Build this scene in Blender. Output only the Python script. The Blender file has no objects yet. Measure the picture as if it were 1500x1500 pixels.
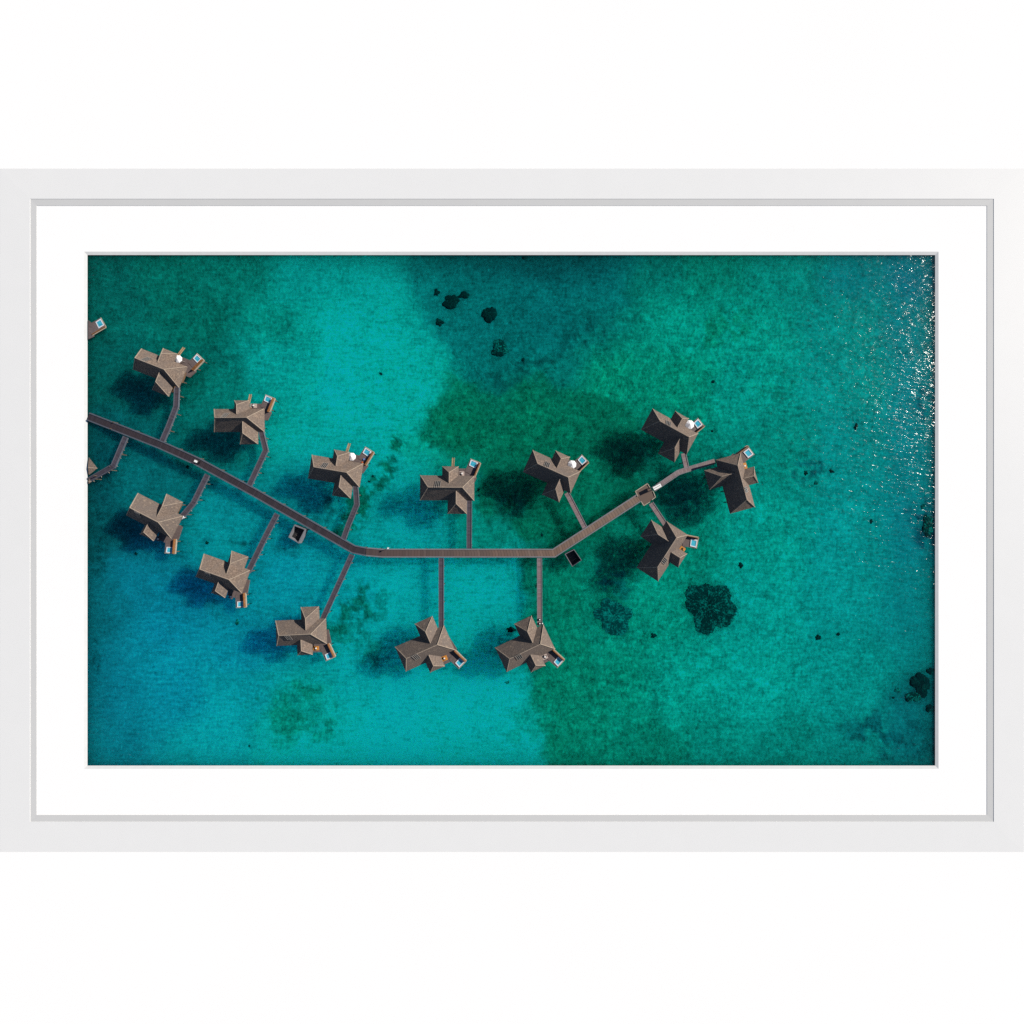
import bpy, bmesh, math, random
import numpy as np
from mathutils import Vector, Matrix

random.seed(7)
S = 0.001                 # one unit below = 1 mm on the framed picture
H = 680.0                 # height of the viewpoint over the lagoon
SC = bpy.context.scene
COL = SC.collection
BED = -5.0                # seabed
WATER = 1.0
DECK = 12.0
EAVE = 28.0
RIDGE = 47.5


def U(x, y, z):
    """point of the place (mm) at height z, from its spot on the plan"""
    f = (H - z) / H
    return Vector(((x - 750.0) * f, (750.0 - y) * f, z))


# ------------------------------------------------------------------ materials
def lin(c):
    c = c / 255.0
    return c / 12.92 if c <= 0.04045 else ((c + 0.055) / 1.055) ** 2.4


def new_mat(name):
    m = bpy.data.materials.new(name)
    m.use_nodes = True
    nt = m.node_tree
    for n in list(nt.nodes):
        nt.nodes.remove(n)
    out = nt.nodes.new('ShaderNodeOutputMaterial')
    return m, nt, out


def N(nt, t, **kw):
    n = nt.nodes.new(t)
    for k, v in kw.items():
        setattr(n, k, v)
    return n


def mix_col(nt, a, b, fac, mode='MIX'):
    n = N(nt, 'ShaderNodeMix', data_type='RGBA', blend_type=mode)
    for sock, v in ((n.inputs['Factor'], fac), (n.inputs['A'], a), (n.inputs['B'], b)):
        if hasattr(v, 'is_linked'):
            nt.links.new(v, sock)
        elif isinstance(v, (int, float)):
            sock.default_value = v
        else:
            sock.default_value = (*v, 1.0)
    return n.outputs['Result']


def ramp(nt, src, lo, hi, a=0.0, b=1.0):
    n = N(nt, 'ShaderNodeMapRange')
    n.inputs['From Min'].default_value = lo
    n.inputs['From Max'].default_value = hi
    n.inputs['To Min'].default_value = a
    n.inputs['To Max'].default_value = b
    nt.links.new(src, n.inputs['Value'])
    return n.outputs['Result']


def noise(nt, scale, detail=3.0, vec=None, rough=0.55):
    n = N(nt, 'ShaderNodeTexNoise')
    n.inputs['Scale'].default_value = scale
    n.inputs['Detail'].default_value = detail
    n.inputs['Roughness'].default_value = rough
    if vec is not None:
        nt.links.new(vec, n.inputs['Vector'])
    return n.outputs['Fac']


def simple(name, col, rough=0.6, var=0.15, scale=300.0, spec=0.3, bump=0.0, var2=None):
    m, nt, out = new_mat(name)
    p = N(nt, 'ShaderNodeBsdfPrincipled')
    tc = N(nt, 'ShaderNodeTexCoord')
    f = noise(nt, scale, 4.0, tc.outputs['Object'])
    c = mix_col(nt, tuple(v * (1 - var) for v in col), tuple(min(1, v * (1 + var)) for v in col), ramp(nt, f, 0.3, 0.7))
    if var2:
        f2 = noise(nt, scale * 0.12, 2.0, tc.outputs['Object'])
        c = mix_col(nt, c, var2, ramp(nt, f2, 0.45, 0.75, 0, 0.55))
    nt.links.new(c, p.inputs['Base Color'])
    p.inputs['Roughness'].default_value = rough
    p.inputs['Specular IOR Level'].default_value = spec
    if bump:
        b = N(nt, 'ShaderNodeBump')
        b.inputs['Strength'].default_value = bump
        b.inputs['Distance'].default_value = 0.0006
        nt.links.new(f, b.inputs['Height'])
        nt.links.new(b.outputs['Normal'], p.inputs['Normal'])
    nt.links.new(p.outputs['BSDF'], out.inputs['Surface'])
    return m


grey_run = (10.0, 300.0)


def plank_mat(name, col, pitch, line=0.55, var=0.22, grey=None):
    """boards across the run of a walkway: UV u = mm along, v = mm across"""
    m, nt, out = new_mat(name)
    p = N(nt, 'ShaderNodeBsdfPrincipled')
    uv = N(nt, 'ShaderNodeUVMap')
    sep = N(nt, 'ShaderNodeSeparateXYZ')
    nt.links.new(uv.outputs['UV'], sep.inputs['Vector'])
    d = N(nt, 'ShaderNodeMath', operation='DIVIDE')
    nt.links.new(sep.outputs['X'], d.inputs[0])
    d.inputs[1].default_value = pitch
    fl = N(nt, 'ShaderNodeMath', operation='FLOOR')
    fr = N(nt, 'ShaderNodeMath', operation='FRACT')
    nt.links.new(d.outputs[0], fl.inputs[0])
    nt.links.new(d.outputs[0], fr.inputs[0])
    wn = N(nt, 'ShaderNodeTexWhiteNoise', noise_dimensions='1D')
    nt.links.new(fl.outputs[0], wn.inputs['W'])
    c = mix_col(nt, tuple(v * (1 - var) for v in col), tuple(v * (1 + var) for v in col), wn.outputs['Value'])
    tc = N(nt, 'ShaderNodeTexCoord')
    f2 = noise(nt, 45.0, 3.0, tc.outputs['Object'])
    c = mix_col(nt, c, tuple(v * w for v, w in zip(col, (1.25, 1.0, 0.85))), ramp(nt, f2, 0.4, 0.7, 0, 0.6))
    if grey:      # left-side shading put into the board colour, fading out along the run
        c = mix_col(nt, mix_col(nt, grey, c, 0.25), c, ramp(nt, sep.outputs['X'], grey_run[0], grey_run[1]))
    gap = N(nt, 'ShaderNodeMath', operation='LESS_THAN')
    nt.links.new(fr.outputs[0], gap.inputs[0])
    gap.inputs[1].default_value = 0.2
    gm = N(nt, 'ShaderNodeMath', operation='MULTIPLY')
    nt.links.new(gap.outputs[0], gm.inputs[0])
    gm.inputs[1].default_value = line
    c = mix_col(nt, c, tuple(v * 0.35 for v in col), gm.outputs[0])
    nt.links.new(c, p.inputs['Base Color'])
    p.inputs['Roughness'].default_value = 0.62
    p.inputs['Specular IOR Level'].default_value = 0.35
    nt.links.new(p.outputs['BSDF'], out.inputs['Surface'])
    return m


def thatch_mat():
    m, nt, out = new_mat('thatch')
    p = N(nt, 'ShaderNodeBsdfPrincipled')
    geo = N(nt, 'ShaderNodeNewGeometry')
    tc = N(nt, 'ShaderNodeTexCoord')
    info = N(nt, 'ShaderNodeObjectInfo')
    add = N(nt, 'ShaderNodeVectorMath', operation='ADD')
    nt.links.new(tc.outputs['Object'], add.inputs[0])
    nt.links.new(info.outputs['Location'], add.inputs[1])
    f1 = noise(nt, 520.0, 4.0, add.outputs[0], 0.7)
    f2 = noise(nt, 90.0, 3.0, add.outputs[0])
    # courses: lines at equal height
    sep = N(nt, 'ShaderNodeSeparateXYZ')
    nt.links.new(tc.outputs['Object'], sep.inputs[0])
    z = N(nt, 'ShaderNodeMath', operation='MULTIPLY')
    nt.links.new(sep.outputs['Z'], z.inputs[0])
    z.inputs[1].default_value = 1000.0 / 1.9
    w = N(nt, 'ShaderNodeMath', operation='ADD')
    wob = ramp(nt, noise(nt, 160.0, 2.0, add.outputs[0]), 0, 1, -1.0, 1.0)
    nt.links.new(z.outputs[0], w.inputs[0])
    nt.links.new(wob, w.inputs[1])
    fr = N(nt, 'ShaderNodeMath', operation='FRACT')
    nt.links.new(w.outputs[0], fr.inputs[0])
    base = (0.176, 0.132, 0.107)
    c = mix_col(nt, tuple(v * 0.45 for v in base), tuple(v * 1.5 for v in base), ramp(nt, f1, 0.3, 0.7))
    c = mix_col(nt, c, (0.135, 0.112, 0.102), ramp(nt, f2, 0.42, 0.7, 0, 0.7))
    c = mix_col(nt, c, (0.115, 0.10, 0.095), ramp(nt, info.outputs['Random'], 0, 1, 0, 0.5))
    f3 = noise(nt, 260.0, 2.0, add.outputs[0], 0.5)
    c = mix_col(nt, c, (0.30, 0.23, 0.17), ramp(nt, f3, 0.58, 0.75, 0, 0.5))
    c = mix_col(nt, c, (0.09, 0.065, 0.05), ramp(nt, fr.outputs[0], 0.7, 1.0, 0, 0.28))
    nt.links.new(c, p.inputs['Base Color'])
    p.inputs['Roughness'].default_value = 0.95
    p.inputs['Specular IOR Level'].default_value = 0.05
    b = N(nt, 'ShaderNodeBump')
    b.inputs['Strength'].default_value = 0.5
    b.inputs['Distance'].default_value = 0.0006
    nt.links.new(f1, b.inputs['Height'])
    nt.links.new(b.outputs['Normal'], p.inputs['Normal'])
    nt.links.new(p.outputs['BSDF'], out.inputs['Surface'])
    return m


TINT = (0.06, 0.63, 0.66)


def water_mat():
    m, nt, out = new_mat('lagoon_water')
    tr = N(nt, 'ShaderNodeBsdfTransparent')
    tr.inputs['Color'].default_value = (*TINT, 1)
    gl = N(nt, 'ShaderNodeBsdfGlossy')
    gl.inputs['Roughness'].default_value = 0.15
    gl.inputs['Color'].default_value = (1, 1, 1, 1)
    tc = N(nt, 'ShaderNodeTexCoord')
    mp = N(nt, 'ShaderNodeMapping')
    mp.inputs['Rotation'].default_value = (0, 0, math.radians(33))
    mp.inputs['Scale'].default_value = (0.36, 1.0, 1.0)
    nt.links.new(tc.outputs['Object'], mp.inputs['Vector'])
    f1 = noise(nt, 250.0, 3.0, mp.outputs['Vector'], 0.55)
    f2 = noise(nt, 48.0, 2.0, mp.outputs['Vector'], 0.5)
    s = N(nt, 'ShaderNodeMath', operation='MULTIPLY_ADD')
    nt.links.new(f2, s.inputs[0])
    s.inputs[1].default_value = 1.1
    nt.links.new(f1, s.inputs[2])
    b = N(nt, 'ShaderNodeBump')
    b.inputs['Strength'].default_value = 1.0
    b.inputs['Distance'].default_value = 0.00128
    nt.links.new(s.outputs[0], b.inputs['Height'])
    nt.links.new(b.outputs['Normal'], gl.inputs['Normal'])
    fn = N(nt, 'ShaderNodeFresnel')
    fn.inputs['IOR'].default_value = 1.12
    nt.links.new(b.outputs['Normal'], fn.inputs['Normal'])
    mx = N(nt, 'ShaderNodeMixShader')
    nt.links.new(fn.outputs[0], mx.inputs[0])
    nt.links.new(tr.outputs[0], mx.inputs[1])
    nt.links.new(gl.outputs[0], mx.inputs[2])
    nt.links.new(mx.outputs[0], out.inputs['Surface'])
    return m


def seabed_mat():
    m, nt, out = new_mat('seabed_sand_and_weed')
    p = N(nt, 'ShaderNodeBsdfPrincipled')
    at = N(nt, 'ShaderNodeAttribute', attribute_name='bed_colour')
    wd = N(nt, 'ShaderNodeAttribute', attribute_name='weed')
    tc = N(nt, 'ShaderNodeTexCoord')
    mp = N(nt, 'ShaderNodeMapping')
    mp.inputs['Rotation'].default_value = (0, 0, math.radians(-35))
    mp.inputs['Scale'].default_value = (1.0, 0.7, 1.0)
    nt.links.new(tc.outputs['Object'], mp.inputs['Vector'])
    v = mp.outputs['Vector']
    g1 = ramp(nt, noise(nt, 270.0, 3.0, v, 0.65), 0.28, 0.72, -1, 1)
    g2 = ramp(nt, noise(nt, 120.0, 4.0, v, 0.7), 0.28, 0.72, -1, 1)
    g3 = ramp(nt, noise(nt, 22.0, 3.0, v, 0.55), 0.3, 0.7, -1, 1)

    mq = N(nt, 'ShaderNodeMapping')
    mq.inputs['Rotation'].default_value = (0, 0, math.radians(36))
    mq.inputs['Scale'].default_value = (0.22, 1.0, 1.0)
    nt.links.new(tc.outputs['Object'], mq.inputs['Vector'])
    ripple_light = ramp(nt, noise(nt, 260.0, 3.0, mq.outputs['Vector'], 0.6), 0.3, 0.7, -1, 1)  # ripple light from the water surface painted into the bed as streaks

    def mul(a, k):
        n = N(nt, 'ShaderNodeMath', operation='MULTIPLY')
        nt.links.new(a, n.inputs[0])
        if hasattr(k, 'is_linked'):
            nt.links.new(k, n.inputs[1])
        else:
            n.inputs[1].default_value = k
        return n.outputs[0]

    def add(a, b):
        n = N(nt, 'ShaderNodeMath', operation='ADD')
        nt.links.new(a, n.inputs[0])
        if hasattr(b, 'is_linked'):
            nt.links.new(b, n.inputs[1])
        else:
            n.inputs[1].default_value = b
        return n.outputs[0]

    w = wd.outputs['Fac']
    amp1 = ramp(nt, w, 0, 1, 0.24, 0.44)
    amp2 = ramp(nt, w, 0, 1, 0.10, 0.38)
    tot = add(add(mul(g1, amp1), mul(g2, amp2)), add(add(mul(g3, 0.10), mul(ripple_light, 0.20)), 1.0))
    cl = N(nt, 'ShaderNodeClamp')
    cl.inputs['Min'].default_value = 0.25
    cl.inputs['Max'].default_value = 2.0
    nt.links.new(tot, cl.inputs['Value'])
    sc = N(nt, 'ShaderNodeVectorMath', operation='SCALE')
    nt.links.new(at.outputs['Color'], sc.inputs[0])
    nt.links.new(cl.outputs[0], sc.inputs['Scale'])
    sp = ramp(nt, noise(nt, 300.0, 2.0, v, 0.7), 0.60, 0.74, 0, 0.45)
    bright = N(nt, 'ShaderNodeVectorMath', operation='SCALE')
    nt.links.new(sc.outputs[0], bright.inputs[0])
    bright.inputs['Scale'].default_value = 1.9
    lift = N(nt, 'ShaderNodeVectorMath', operation='ADD')
    nt.links.new(bright.outputs[0], lift.inputs[0])
    lift.inputs[1].default_value = (0.35, 0.03, 0.03)
    nt.links.new(mix_col(nt, sc.outputs[0], lift.outputs[0], sp), p.inputs['Base Color'])
    p.inputs['Roughness'].default_value = 1.0
    p.inputs['Specular IOR Level'].default_value = 0.0
    # light spreads sideways through the cloudy lagoon floor and water
    p.inputs['Subsurface Weight'].default_value = 0.95
    p.inputs['Subsurface Radius'].default_value = (0.2, 0.95, 1.15)
    p.inputs['Subsurface Scale'].default_value = 0.15
    p.inputs['Subsurface Anisotropy'].default_value = 0.0
    nt.links.new(p.outputs['BSDF'], out.inputs['Surface'])
    return m


def coral_mat(name, dark, pale, thr):
    m, nt, out = new_mat(name)
    p = N(nt, 'ShaderNodeBsdfPrincipled')
    tc = N(nt, 'ShaderNodeTexCoord')
    f = noise(nt, 420.0, 3.0, tc.outputs['Object'], 0.65)
    g = noise(nt, 95.0, 3.0, tc.outputs['Object'], 0.6)
    av = N(nt, 'ShaderNodeMath', operation='MULTIPLY_ADD')
    nt.links.new(g, av.inputs[0])
    av.inputs[1].default_value = 0.8
    sub = N(nt, 'ShaderNodeMath', operation='SUBTRACT')
    nt.links.new(f, sub.inputs[0])
    sub.inputs[1].default_value = 0.40
    nt.links.new(sub.outputs[0], av.inputs[2])
    c = mix_col(nt, dark, pale, ramp(nt, av.outputs[0], thr, thr + 0.25))
    nt.links.new(c, p.inputs['Base Color'])
    p.inputs['Roughness'].default_value = 1.0
    p.inputs['Specular IOR Level'].default_value = 0.0
    nt.links.new(p.outputs['BSDF'], out.inputs['Surface'])
    return m


M = {
    'thatch': thatch_mat(),
    'cap': simple('ridge_thatch', (0.29, 0.235, 0.19), 0.9, 0.2, 500, 0.05),
    'wall': simple('villa_timber_wall', (0.13, 0.075, 0.045), 0.7, 0.25, 250),
    'deck': simple('deck_boards', (0.125, 0.098, 0.098), 0.65, 0.25, 350, 0.3, 0, (0.10, 0.07, 0.06)),
    'fascia': simple('pale_deck_edge', (0.36, 0.31, 0.25), 0.7, 0.15, 300),
    'screen': simple('screen_timber', (0.20, 0.085, 0.03), 0.6, 0.25, 300),
    'rim': simple('pool_rim_stone', (0.62, 0.62, 0.66), 0.5, 0.06, 300),
    'pool': simple('pool_tile_blue', (0.045, 0.36, 0.50), 0.15, 0.3, 330, 0.5, 0, (0.10, 0.50, 0.62)),
    'stilt': simple('stilt_timber', (0.10, 0.075, 0.055), 0.8, 0.2, 300),
    'vent': simple('vent_dark', (0.02, 0.02, 0.022), 0.5, 0.2, 300),
    'slat': simple('vent_slat_grey', (0.24, 0.22, 0.21), 0.6, 0.1, 300),
    'steps': simple('steps_timber', (0.32, 0.21, 0.12), 0.7, 0.3, 300),
    'plank_shaded': plank_mat('walkway_boards_dark', (0.036, 0.029, 0.037), 2.4),  # dark copy: shading of the left stretch painted into the boards
    'plank': plank_mat('walkway_boards_brown', (0.165, 0.115, 0.092), 4.3),
    'plank_mid': plank_mat('walkway_boards_shade_fade', (0.165, 0.115, 0.092), 4.3, grey=(0.036, 0.029, 0.037)),  # painted shading at the start fades into the brown boards
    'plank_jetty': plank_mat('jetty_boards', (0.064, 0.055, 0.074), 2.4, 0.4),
    'plank_jetty_sun': plank_mat('jetty_boards_pale', (0.185, 0.140, 0.150), 2.8, 0.4),  # paler copy of the jetty boards, sunlit tone put into the colour
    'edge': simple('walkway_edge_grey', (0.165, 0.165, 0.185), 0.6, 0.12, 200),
    'edge_dark': simple('walkway_edge_blue_grey', (0.088, 0.097, 0.125), 0.6, 0.12, 200),  # darker kerb copy, left-side shading put into its colour
    'white': simple('white_paint', (0.80, 0.80, 0.80), 0.4, 0.03, 200),
    'canopy': simple('canvas_white', (0.78, 0.77, 0.80), 0.8, 0.05, 200),
    'amber': simple('amber_mat', (0.48, 0.20, 0.035), 0.6, 0.3, 450),
    'pale_mat': simple('pale_mat', (0.42, 0.34, 0.31), 0.7, 0.2, 450),
    'black': simple('dark_plastic', (0.012, 0.012, 0.018), 0.4, 0.2, 300),
    'blue': simple('blue_glaze', (0.12, 0.19, 0.42), 0.3, 0.1, 300),
    'red': simple('orange_cloth', (0.50, 0.11, 0.03), 0.8, 0.15, 300),
    'coral': coral_mat('coral_dark', (0.05, 0.035, 0.035), (0.08, 0.10, 0.08), 0.50),
    'coral_mixed': coral_mat('coral_mottled', (0.05, 0.048, 0.045), (0.22, 0.36, 0.28), 0.47),
    'coral_thin': coral_mat('coral_thin', (0.05, 0.085, 0.08), (0.26, 0.40, 0.32), 0.42),
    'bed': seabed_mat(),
    'water': water_mat(),
    'frame': simple('frame_white_lacquer', (0.755, 0.757, 0.765), 0.6, 0.006, 30, 0.1),
    'lip': simple('frame_lip_grey', (0.565, 0.567, 0.573), 0.7, 0.01, 30, 0.1),
    'mat': simple('mat_board_white', (0.90, 0.90, 0.905), 0.9, 0.004, 30, 0.0),
    'bevel': simple('mat_core_grey', (0.66, 0.665, 0.67), 0.9, 0.03, 150, 0.0),
    'ground': simple('white_surface', (0.90, 0.90, 0.905), 0.95, 0.004, 5, 0.0),
}


# ------------------------------------------------------------------ helpers
def tag(o, label=None, cat=None, group=None, kind=None):
    if label:
        o['label'] = label
    if cat:
        o['category'] = cat
    if group:
        o['group'] = group
    if kind:
        o['kind'] = kind
    return o


def empty(name, loc=(0, 0, 0), rz=0.0, s=1.0):
    o = bpy.data.objects.new(name, None)
    o.empty_display_size = 0.005
    o.location = Vector(loc) * S
    o.rotation_euler = (0, 0, rz)
    o.scale = (s, s, s)
    COL.objects.link(o)
    return o


def obj(name, bm, mat, parent=None, smooth=False):
    bmesh.ops.recalc_face_normals(bm, faces=bm.faces)
    bmesh.ops.scale(bm, vec=(S, S, S), verts=bm.verts)
    me = bpy.data.meshes.new(name)
    bm.to_mesh(me)
    bm.free()
    me.materials.append(mat)
    if smooth:
        for p in me.polygons:
            p.use_smooth = True
    o = bpy.data.objects.new(name, me)
    COL.objects.link(o)
    if parent is not None:
        o.parent = parent
    return o


def copy_tree(o, parent=None):
    c = o.copy()
    COL.objects.link(c)
    c.parent = parent
    for ch in list(o.children):
        copy_tree(ch, c)
    return c


def prism(bm, pts, z0, z1):
    """closed prism over a plan polygon"""
    lo = [bm.verts.new((p[0], p[1], z0)) for p in pts]
    hi = [bm.verts.new((p[0], p[1], z1)) for p in pts]
    n = len(pts)
    bm.faces.new(hi)
    bm.faces.new(lo[::-1])
    for i in range(n):
        j = (i + 1) % n
        bm.faces.new((lo[i], lo[j], hi[j], hi[i]))


def box(bm, x0, x1, y0, y1, z0, z1):
    prism(bm, ((x0, y0), (x1, y0), (x1, y1), (x0, y1)), z0, z1)


def post(bm, x, y, r, z0, z1, n=6):
    prism(bm, [(x + r * math.cos(2 * math.pi * i / n), y + r * math.sin(2 * math.pi * i / n)) for i in range(n)], z0, z1)


def bar(bm, a, b, r, n=4):
    a, b = Vector(a), Vector(b)
    d = (b - a).normalized()
    up = Vector((0, 0, 1)) if abs(d.z) < 0.9 else Vector((1, 0, 0))
    u = d.cross(up).normalized()
    w = u.cross(d).normalized()
    rings = []
    for p in (a, b):
        rings.append([bm.verts.new(p + r * (math.cos(2 * math.pi * (i + .5) / n) * u + math.sin(2 * math.pi * (i + .5) / n) * w)) for i in range(n)])
    for i in range(n):
        j = (i + 1) % n
        bm.faces.new((rings[0][i], rings[0][j], rings[1][j], rings[1][i]))
    bm.faces.new(rings[0][::-1])
    bm.faces.new(rings[1])


def NB():
    return bmesh.new()


# ------------------------------------------------------------------ setting: seabed, water, white surface
CTRL = """140 390 85 80|250 400 100 90|350 400 112 102|450 400 145 140|540 400 142 136|600 390 122 118|680 390 98 98|780 385 72 76|860 385 82 84|950 390 110 100|1050 400 120 102|1150 400 125 112|1250 400 115 116|1350 400 110 122
150 450 90 85|300 470 100 90|400 470 130 120|500 480 160 152|570 480 160 150|640 470 118 116|700 480 112 112|800 460 93 94|880 470 110 102|1000 470 140 122|1100 480 140 122|1250 480 127 118|1350 480 120 123
150 540 82 80|300 540 96 90|400 540 145 140|500 560 165 158|600 560 160 150|650 560 130 115|720 560 104 98|820 530 110 105|900 560 130 107|1000 560 130 107|1100 560 140 125|1250 560 135 126|1350 560 125 130
150 650 78 85|220 700 98 105|300 640 98 96|330 560 115 108|430 620 150 145|540 620 160 155|600 640 142 128|680 620 108 84|780 620 108 84|880 620 106 86|950 700 106 90|1130 650 125 112|1250 650 130 125|1350 650 125 130
150 760 78 86|200 850 105 125|330 760 130 140|430 740 125 135|500 700 142 145|570 680 155 155|600 770 148 152|720 770 128 118|760 740 97 82|840 780 105 87|900 800 116 97|1000 800 127 108|1120 780 140 126|1250 780 136 131|1350 780 122 128
150 880 95 110|250 900 117 140|350 950 124 144|420 850 132 150|500 860 142 152|600 860 152 156|700 860 160 160|760 880 150 150|800 870 110 92|870 870 125 106|960 880 140 120|1100 880 145 133|1250 880 136 130|1350 880 125 126
150 1000 105 125|250 1010 126 146|350 1010 136 147|430 1040 138 132|530 960 146 150|600 1030 165 165|700 1040 165 165|770 1050 155 150|820 1000 125 106|900 1000 125 106|1000 1000 140 125|1100 1000 145 132|1250 1000 136 127|1350 1060 105 108
150 1100 110 128|300 1100 140 150|450 1100 160 158|600 1100 165 162|750 1100 155 150|820 1090 125 106|950 1100 116 98|1050 1100 126 112|1150 1100 121 109|1250 1100 120 112|1350 1110 95 97"""


def vnoise(x, y, scale, seed):
    rs = np.random.RandomState(seed)
    g = rs.rand(160, 160)
    u, v = x / scale + 40, y / scale + 40
    i, j = np.floor(u).astype(int), np.floor(v).astype(int)
    f, k = u - i, v - j
    f, k = f * f * (3 - 2 * f), k * k * (3 - 2 * k)
    i, j = i % 159, j % 159
    return (g[i, j] * (1 - f) * (1 - k) + g[i + 1, j] * f * (1 - k) + g[i, j + 1] * (1 - f) * k + g[i + 1, j + 1] * f * k) * 2 - 1


def poly_sdf(px, py, poly):
    """signed distance, positive inside"""
    d = np.full(px.shape, 1e9)
    ins = np.zeros(px.shape, bool)
    n = len(poly)
    for a in range(n):
        x0, y0 = poly[a]
        x1, y1 = poly[(a + 1) % n]
        ex, ey = x1 - x0, y1 - y0
        t = np.clip(((px - x0) * ex + (py - y0) * ey) / (ex * ex + ey * ey), 0, 1)
        d = np.minimum(d, np.hypot(px - x0 - t * ex, py - y0 - t * ey))
        c = (y0 > py) != (y1 > py)
        with np.errstate(divide='ignore', invalid='ignore'):
            xi = x0 + (py - y0) * ex / (ey if ey else 1e-9)
        ins ^= c & (px < xi)
    return np.where(ins, d, -d)


def sstep(a, b, x):
    t = np.clip((x - a) / (b - a), 0, 1)
    return t * t * (3 - 2 * t)


def bed_z(x, y):
    e = min(x - 122, 1376 - x, y - 368, 1127 - y)
    t = max(0.0, min(1.0, e / 120.0))
    return BED * t * t * (3 - 2 * t) - 0.2


def build_seabed():
    step = 3.0
    xs = np.arange(66, 1434 + step, step)
    ys = np.arange(316, 1184 + step, step)
    gx, gy = np.meshgrid(xs, ys, indexing='ij')
    px, py = gx.ravel(), gy.ravel()
    # warp the map a little so that no edge is smooth
    wx = px + 9 * vnoise(px, py, 34, 1) + 5 * vnoise(px, py, 13, 2) + 3 * vnoise(px, py, 6, 3)
    wy = py + 9 * vnoise(px, py, 34, 4) + 5 * vnoise(px, py, 13, 5) + 3 * vnoise(px, py, 6, 6)
    num = np.zeros((px.size, 2))
    den = np.zeros(px.size)
    for t in CTRL.replace('\n', '|').split('|'):
        cx, cy, g, b = (float(v) for v in t.split())
        w = 1.0 / (((wx - cx) ** 2 + (wy - cy) ** 2) + 300.0) ** 2
        num[:, 0] += w * lin(g)
        num[:, 1] += w * lin(b)
        den += w
    gb = num / den[:, None]
    weed = np.clip((gb[:, 0] - gb[:, 1]) * 9 + 0.25 + 0.5 * (0.2 - gb[:, 0]) / 0.2, 0, 1)

    def paint(mask, rgb, k=1.0, wv=1.0):
        nonlocal gb, weed
        mk = (np.clip(mask, 0, 1) * k)[:, None]
        gb = gb * (1 - mk) + np.array([[lin(rgb[0]), lin(rgb[1])]]) * mk
        weed = np.maximum(weed, mk[:, 0] * wv)

    def blob(cx, cy, a, b, rot, rgb, k, spots=0.0, seed=9, wv=1.0, soft=0.5):
        c, s = math.cos(math.radians(rot)), math.sin(math.radians(rot))
        dx, dy = wx - cx, wy - cy
        r = np.hypot((dx * c + dy * s) / a, (-dx * s + dy * c) / b)
        mk = 1 - sstep(1 - soft, 1 + soft * .4, r)
        if spots:
            v = vnoise(px + dx * 0, py, spots, seed) + 0.6 * vnoise(px, py, spots * .45, seed + 1)
            mk = mk * sstep(-0.15, 0.45, v + 0.5 * (mk - 0.6))
        paint(mk, rgb, k, wv)

    def poly(pts, rgb, k, soft=7):
        paint(sstep(-soft, soft, poly_sdf(wx, wy, pts)), rgb, k)

    # bright bare sand with a crisp edge against the weed
    sand = [(128, 840), (330, 700), (420, 640), (470, 560), (480, 440), (560, 374), (588, 374), (600, 440), (642, 505), (668, 545), (645, 585), (604, 640), (560, 690),
            (500, 780), (520, 800), (560, 790), (585, 700), (600, 655), (650, 660), (700, 690), (700, 800), (764, 805), (763, 900), (768, 950), (783, 1000), (788, 1050), (806, 1130), (470, 1130), (300, 1130)]
    sd = sstep(-8, 8, poly_sdf(wx, wy, sand))[:, None]
    gb = gb * (1 + 0.10 * sd)
    weed = weed * (1 - 0.75 * sd[:, 0])
    # deep blue-teal pool at the top, with a crisp edge against the pale sand
    paint(sstep(-16, 16, poly_sdf(wx, wy, [(590, 360), (597, 410), (612, 448), (640, 500), (664, 540), (700, 565), (770, 545), (850, 500), (905, 450), (935, 400), (940, 360)])), (108, 110), 0.6, 0.15)
    blob(800, 372, 135, 42, 0, (70, 76), 0.75, 0, 60, 0.1, 0.8)
    paint(sstep(-16, 14, poly_sdf(wx, wy, [(520, 360), (588, 366), (600, 440), (642, 505), (668, 545), (645, 585), (604, 640), (560, 690), (500, 600), (470, 500)])), (160, 154), 0.6, 0)
    paint(sstep(-14, 12, poly_sdf(wx, wy, [(700, 820), (764, 805), (763, 900), (768, 950), (783, 1000), (788, 1050), (806, 1135), (640, 1135), (600, 1010)])), (159, 160), 0.6, 0)
    # weed beds
    poly([(664, 552), (642, 590), (604, 642), (640, 652), (702, 648), (712, 700), (704, 752), (752, 772), (772, 800), (880, 792), (945, 705), (930, 620), (905, 585), (800, 558), (720, 570)], (104, 82), 0.78)
    poly([(768, 822), (764, 900), (768, 945), (784, 965), (790, 1040), (808, 1130), (910, 1130), (880, 1000), (850, 900), (850, 830)], (118, 98), 0.78)
    for (a, b, c) in ((590, 655, 10), (565, 685, 9), (545, 710, 10), (530, 735, 15), (520, 762, 16), (508, 785, 10)):
        blob(a, b, c * 1.3, c * 1.5, -40, (98, 78), 0.85, 7, a)
    rl = random.Random(3)
    for k in range(26):
        t_ = k / 25
        blob(592 - 92 * t_ + rl.uniform(-4, 4), 652 + 128 * t_ + rl.uniform(-4, 4), 6 + 6 * t_, 4 + 7 * t_, -45, (92, 80), 0.7, 5, 70 + k)
    blob(515, 900, 62, 26, -55, (96, 84), 0.85, 11, 21)
    blob(528, 908, 74, 34, -52, (106, 100), 0.6, 17, 121)
    blob(545, 960, 40, 22, -50, (118, 105), 0.6, 11, 22)
    blob(430, 1040, 78, 60, 10, (112, 94), 0.75, 15, 23)
    blob(425, 1035, 50, 40, 10, (122, 112), 0.5, 0, 24)
    blob(470, 746, 36, 20, -20, (82, 92), 0.8, 10, 24)
    blob(420, 800, 30, 14, 0, (95, 110), 0.5, 9, 25)
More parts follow.
